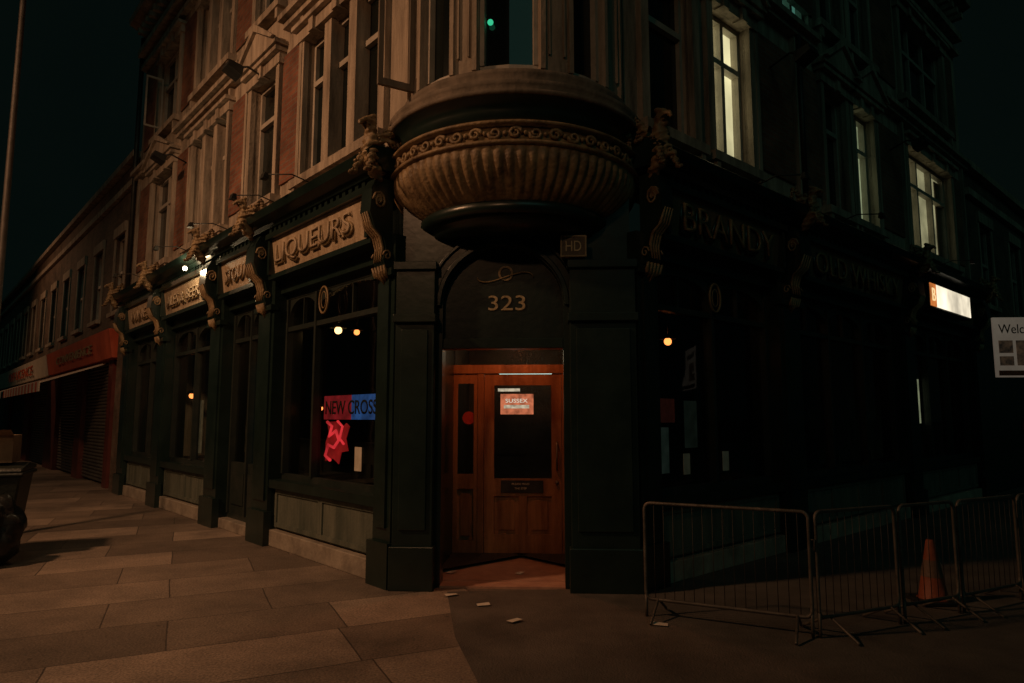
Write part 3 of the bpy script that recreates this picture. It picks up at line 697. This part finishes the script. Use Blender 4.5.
# ------------------------------------------------------------------ neighbours
def terrace(name,F,s0,s1,H,step,shopz=3.6):
    e=empty(name); w=MB(F); tr=MB(F); g_=MB(F); f_=MB(F)
    ops=[]; x=s0+.9
    while x+1.0<s1-.3:
        ops.append((x,x+.95,4.1,5.95)); x+=step
    w.wall(s0,s1,shopz,H,ops,0,.18); w.wall(0,9,0,H,[],F=lambda s,d,z:F(s0+.003,-s,z)); w.wall(0,9,0,H,[],F=lambda s,d,z:F(s1,-s,z))
    w.face([(s0,0,H),(s1,0,H),(s1,-9,H),(s0,-9,H)])
    for q in range(int((s1-s0)/6)+1):
        xx=s0+1+q*6
        w.box(xx,xx+1.2,-2.6,-1.8,H+.01,H+1.5)
        for c in range(3): tr.tube([(xx+.25+.35*c,-2.2,H+1.5),(xx+.25+.35*c,-2.2,H+1.9)],.11,8)
    for (a,b,z0,z1) in ops:
        sash(F,a,b,z0,z1,1,(z0+z1)/2,mf=f_); g_.face([(a,-.13,z0),(b,-.13,z0),(b,-.13,z1),(a,-.13,z1)])
        tr.box(a-.12,b+.12,-.03,.06,z1,z1+.24); tr.box(a-.1,b+.1,-.03,.1,z0-.1,z0); tr.box(a-.12,a,-.03,.03,z0,z1); tr.box(b,b+.12,-.03,.03,z0,z1)
    tr.box(s0,s1,-.2,.16,H-.002,H+.14); tr.box(s0,s1,-.02,.1,H-.6,H-.45)
    w.done('walls',e,M['brick2']); tr.done('stone_trim',e,M['stone']); g_.done('windows',e,M['glassup']); f_.done('sashes',e,M['frame'])
    return e
tb=terrace('shop_terrace',FL,11.05,48,7.5,2.35)
sh=MB(FL); sh.box(11.1,11.5,-.3,.12,0,3.6); sh.done('party_pier',tb,M['brick2'])
M['shutter']=noisy('roller_shutter',(.06,.055,.05),(.13,.115,.10),3,.5,.2,20)
M['redsign']=noisy('red_fascia',(.34,.055,.022),(.52,.10,.045),2,.5,.15,20)
M['cream']=noisy('cream_fascia',(.4,.34,.27),(.6,.52,.42),2,.5,.15,20)
shut=MB(FL)
for (a,b) in ((12.6,15.6),(16.4,19.6),(21.5,25.5),(27,32),(34,40)):
    for q in range(34):
        z=.05+q*.085; shut.prism(a,b,[(-.12,z),(-.07,z+.01),(-.05,z+.04),(-.07,z+.075),(-.12,z+.085)])
shut.done('roller_shutters',tb,M['shutter'])
piers=MB(FL)
for (a,b) in ((12.2,12.6),(15.6,16.4),(19.6,21.5),(25.5,27),(32,34),(40,48)): piers.box(a,b,-.3,.05,0,2.95)
piers.box(11.5,12.2,-.3,-.1,0,2.95)
piers.done('red_piers',tb,noisy('red_paint',(.07,.015,.012),(.13,.03,.022),3,.5))
f1=MB(FL); f1.prism(11.6,20.4,[(-.1,2.95),(.2,2.95),(.3,3.6),(-.1,3.6)]); f1.done('red_fascia',tb,M['redsign'])
f1=MB(FL); f1.prism(20.45,36,[(-.1,2.95),(.2,2.95),(.3,3.6),(-.1,3.6)]); f1.done('cream_fascia',tb,M['cream'])
text('CONVENIENCE',FL,16,.27,3.27,.22,M['letterdim'],tb,5,.02,0,'shop_lettering',True)
text('OFF LICENCE',FL,27,.27,3.27,.35,M['redsign'],tb,7,.02,0,'shop_lettering',True)
aw=MB(FL); aw2=MB(FL)
def awn(a,b,mb1,mb2):
    n=int((b-a)/.3)
    for q in range(n):
        m_=mb1 if q%2 else mb2
        x=a+(b-a)*q/n; y=a+(b-a)*(q+1)/n
        m_.prism(x,y,[(.05,2.92),(1.35,2.42),(1.35,2.2),(1.33,2.2),(1.33,2.39),(.05,2.88)])
awn(13,20.2,aw,aw2)
aw.done('awning_red_stripes',tb,noisy('awn_red',(.35,.05,.03),(.45,.08,.05),4,.8))
awn(21,34,aw2,aw2); aw2.done('awning_pale_stripes',tb,noisy('awn_pale',(.45,.38,.32),(.6,.5,.42),4,.8))
tb2=terrace('brick_terrace',FR,11.55,45,7.0,2.6)
s2=MB(FR); s2.box(11.6,45,-.3,.02,0,3.6); s2.done('ground_floor_wall',tb2,M['green'])

# ------------------------------------------------------------------ street furniture
def barrier(p,q,H=.9):
    o=empty('crowd_barrier'); p=Vector((*p,0)); q=Vector((*q,0)); t=(q-p).normalized(); L=(q-p).length; nn=Vector((t.y,-t.x,0))
    F=lambda s,d,z: p+t*s+nn*d+Vector((0,0,z+.004))
    m=MB(F); r=.05; pts=[]
    for (cx,cz,a0) in ((L-r,H-r,0),(r,H-r,90),(r,.14+r,180),(L-r,.14+r,270)):
        for k in range(5):
            a=math.radians(a0+k*22.5); pts.append((cx+r*math.cos(a),0,cz+r*math.sin(a)))
    m.tube(pts,.014,8,None,True)
    m.done('frame',o,M['galv'])
    m=MB(F); n=int(L/.075)
    for k in range(1,n):
        x=L*k/n; m.tube([(x,0,.145),(x,0,H-.01)],.003,5)
    m.done('infill_bars',o,M['galvdk'])
    m=MB(F)
    for x in (.1,L-.1):
        m.tube([(x,-.25,.012),(x,-.24,.02),(x,0,.145),(x,.24,.02),(x,.25,.012)],.011,6)
    for x in (0.002,L-.002): m.tube([(x,0,.0),(x,0,.2)],.013,8)
    m.tube([(L-.01,0,.7),(L+.035,0,.7),(L+.035,0,.62)],.008,6)
    m.done('feet',o,M['galv'])
barrier((1.09,5.72),(2.2,5.17)); barrier((2.25,5.17),(3.02,5.5)); barrier((3.07,5.52),(3.68,5.8)); barrier((3.73,5.82),(4.5,6.22)); barrier((4.55,6.25),(5.3,6.65))
tc_=empty('traffic_cone'); c0=(3.68,6.15,.004)
m=MB(); m.revolve([(.001,.53),(.028,.53),(.035,.51),(.06,.36),(.085,.22),(.115,.05),(.13,.035)],c0,24); m.done('cone_body',tc_,noisy('cone_orange',(.20,.05,.022),(.32,.08,.035),6,.6))
m=MB(); m.revolve([(.0625,.36),(.088,.22)],c0,24); m.done('reflective_sleeve',tc_,noisy('dirty_sleeve',(.10,.06,.04),(.18,.11,.08),6,.6))
m=MB(); m.box(c0[0]-.17,c0[0]+.17,c0[1]-.17,c0[1]+.17,.004,.039); m.done('cone_base',tc_,M['metal'],.008)

wb=empty('wheelie_bin'); bc=Vector((-6.08,8.05,0)); ba=math.radians(25)
bu=Vector((math.cos(ba),math.sin(ba),0)); bv=Vector((-math.sin(ba),math.cos(ba),0))
FB=lambda s,d,z: bc+bu*s+bv*d+Vector((0,0,z))
m=MB(FB); a,b_=.36,.36
m.hexa([(-.27,-.28,.1),(.27,-.28,.1),(.27,.28,.1),(-.27,.28,.1),(-a,-b_,.95),(a,-b_,.95),(a,b_,.95),(-a,b_,.95)])
m.box(-a-.03,a+.03,-b_-.03,b_+.03,.93,.98)
m.prism(-a-.02,a+.02,[(-b_-.03,.985),(b_+.05,.985),(b_+.03,1.04),(0,1.08),(-b_,1.03)])
m.done('bin_body',wb,noisy('bin_plastic',(.006,.010,.008),(.012,.016,.013),5,.5),.02)
m=MB(FB)
for s in (-.24,.24): m.tube([(s-.03,.3,.1),(s+.03,.3,.1)],.1,16)
m.tube([(-.3,.43,.96),(.3,.43,.96)],.018,8); m.done('bin_wheels',wb,M['metal'])
cb=empty('cardboard_box')
m=MB(FB); m.box(-.26,.24,-.22,.2,1.085,1.4); m.hexa([(-.26,-.22,1.4),(.24,-.22,1.4),(.24,-.225,1.405),(-.26,-.225,1.405),(-.26,-.38,1.46),(.24,-.38,1.46),(.24,-.385,1.465),(-.26,-.385,1.465)])
m.done('carton',cb,noisy('cardboard',(.16,.10,.06),(.26,.18,.11),4,.85),.004)
rb=MB()
bmesh.ops.create_icosphere(rb.bm,subdivisions=4,radius=1)
for v in rb.bm.verts:
    n=noise.noise(v.co*2.2)*.22+noise.noise(v.co*6)*.07
    q=v.co*(1+n); q.z=max(q.z,-.75); v.co=Vector((-5.75+q.x*.36,7.6+q.y*.3,.33+q.z*.44))
for f in rb.bm.faces: f.smooth=True
rb.done('rubbish_bag',None,noisy('black_plastic',(.005,.006,.006),(.010,.011,.011),4,.4,.5,15))

def street_lamp(x,y,ang,H=8):
    o=empty('street_lamp'); ca,sa=math.cos(ang),math.sin(ang)
    m=MB(); m.tube([(x,y,0),(x,y,1.2),(x,y,1.25),(x,y,H-.6),(x+ca*.15,y+sa*.15,H-.15),(x+ca*.5,y+sa*.5,H+.05),(x+ca*1.2,y+sa*1.2,H+.12)],[.08,.08,.05,.035,.035,.035,.03],12)
    m.done('column',o,M['galvdk'])
    m=MB(lambda s,d,z:Vector((x+ca*(1.15+s)-sa*d,y+sa*(1.15+s)+ca*d,H+.1+z)))
    m.hexa([(0,-.1,-.04),(.6,-.13,-.04),(.6,.13,-.04),(0,.1,-.04),(0,-.06,.08),(.6,-.08,.06),(.6,.08,.06),(0,.06,.08)]); m.done('lantern',o,M['metal'],.02)
    return Vector((x+ca*1.5,y+sa*1.5,H-.1))
def lamp(name,loc,power,col,kind='POINT',target=None,size=60,blend=.8,r=.15):
    l=bpy.data.lights.new(name,kind); l.energy=power; l.color=col; l.shadow_soft_size=r
    o=bpy.data.objects.new(name,l); COL.objects.link(o); o.location=loc
    if kind=='SPOT':
        l.spot_size=math.radians(size); l.spot_blend=blend
        o.rotation_euler=(Vector(target)-Vector(loc)).to_track_quat('-Z','Y').to_euler()
    return o
SOD=(1,.51,.25)
p=street_lamp(-7.05,9.2,math.radians(221),9)
p1=street_lamp(-10.2,2.6,math.radians(20),8.5)
lamp('sodium_light',p1,2100,SOD,'SPOT',(-5.0,8.5,2.5),110,.9,r=.35)
p2=street_lamp(-4.2,-5.0,math.radians(60),8)
lamp('bowl_fill_light',p2,460,SOD,'SPOT',(-2.6,7.5,3.8),62,1,r=.3)  # unseen lamp behind the camera, added to light the corbel bowl
p3=street_lamp(*FL(24,6.5,0).xy,math.atan2(-nL.y,-nL.x),8)
lamp('terrace_fill_light',p3,320,SOD,'SPOT',tuple(FL(22,0,2)),130,.8)  # unseen lamp down the street, added to light the shop terrace
lamp('sign_lamp_light',FL(5.75,.55,4.0),14,(1,.72,.4),r=.04)
lamp('porch_light',FC(-.1,-.6,2.62),20,(1,.27,.09),r=.08)
lamp('lobby_light',FC(0,RD-.7,2.4),1.5,(1,.75,.5),r=.1)
lamp('bar_light',FL(2.2,-2.2,3.0),9,(1,.35,.14),r=.1)

ws=empty('welcome_sign')
FS=lambda s,d,z: Vector((5.83,8.1,0))+dC*s+nC*d+Vector((0,0,z))
m=MB(FS); m.box(-.05,.9,-.03,.0,2.08,2.80); m.done('board',ws,noisy('noticeboard_cream',(.4,.31,.24),(.55,.44,.34),3,.5,.15,20,em=.16),.006)  # glow added to the board's own colour to brighten it
pp_=noisy('photo_print',(.04,.03,.025),(.3,.17,.1),14,em=.1)  # prints get the same added glow as the board
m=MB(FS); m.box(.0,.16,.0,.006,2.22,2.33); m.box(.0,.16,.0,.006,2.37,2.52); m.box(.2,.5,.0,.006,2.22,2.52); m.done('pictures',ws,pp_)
m=MB(FS); m.box(-.02,.88,.0,.005,2.1,2.16); m.done('red_strip',ws,M['redsign'])
text('Welcome to',FS,.36,.0,2.66,.11,M['letterdk'],ws,.7,.004,.0,'lettering')
m=MB(FS); m.tube([(.6,-.07,0),(.6,-.07,3.0)],.04,12); m.done('post',ws,M['metal'])
m=MB(FS)
c=[(.36+.17*math.cos(t),1.5+.17*math.sin(t)) for t in [2*math.pi*i/28 for i in range(28)]]
m.prismd(-.02,.0,c); m.box(.36,.6,-.06,-.03,1.48,1.52); m.done('round_plate',ws,M['metal'])
m=MB(FS); m.tube([(.36+.15*math.cos(t),.005,1.5+.15*math.sin(t)) for t in [2*math.pi*i/28 for i in range(28)]],.012,6,None,True); m.tube([(.27,.005,1.58),(.45,.005,1.42)],.012,6); m.done('round_ring',ws,M['redsign'])

pp=MB()
for (X,Y,z) in ((-.62,7.16,.034),(.08,7.12,.034),(-.245,6.03,.012),(.02,5.56,.012),(1.15,5.47,.012),(-.55,6.35,.012),(-.6,7.5,.034)):
    a=random.uniform(0,3); w,h=.055,.035
    c4=[]
    for (i,j) in ((-1,-1),(1,-1),(1,1),(-1,1)):
        c4.append((X+math.cos(a)*i*w-math.sin(a)*j*h,Y+math.sin(a)*i*w+math.cos(a)*j*h,z+random.uniform(0,.012)))
    pp.face(c4)
pp.done('paper_litter',None,M['paper'])

l=bpy.data.lights.new('teal_fill_sun','SUN'); l.energy=.05; l.color=(.35,1,.8); l.angle=math.radians(30)  # weak teal fill added to lift the dark walls; no such source
o=bpy.data.objects.new('teal_fill_sun',l); COL.objects.link(o); o.rotation_euler=Vector((-.25,.8,-.55)).to_track_quat('-Z','Y').to_euler()
w=bpy.data.worlds.new('World'); sc.world=w; w.use_nodes=True
nt=w.node_tree; bg=nt.nodes['Background']
tc=N(nt,'ShaderNodeTexCoord'); no=N(nt,'ShaderNodeTexNoise',Scale=2.5,Detail=4); nt.links.new(tc.outputs['Generated'],no.inputs['Vector'])
r=ramp(nt,[(.3,(.0010,.0028,.0024)),(.7,(.0018,.0038,.0032))]); nt.links.new(no.outputs[0],r.inputs[0]); nt.links.new(r.outputs[0],bg.inputs[0]); bg.inputs[1].default_value=1

cam=bpy.data.cameras.new('camera'); co=bpy.data.objects.new('camera',cam); COL.objects.link(co)
co.location=(0,0,1.6); co.rotation_euler=(math.radians(96.4),0,0); cam.sensor_width=36; cam.lens=680/1024*36; cam.clip_end=1000
sc.camera=co
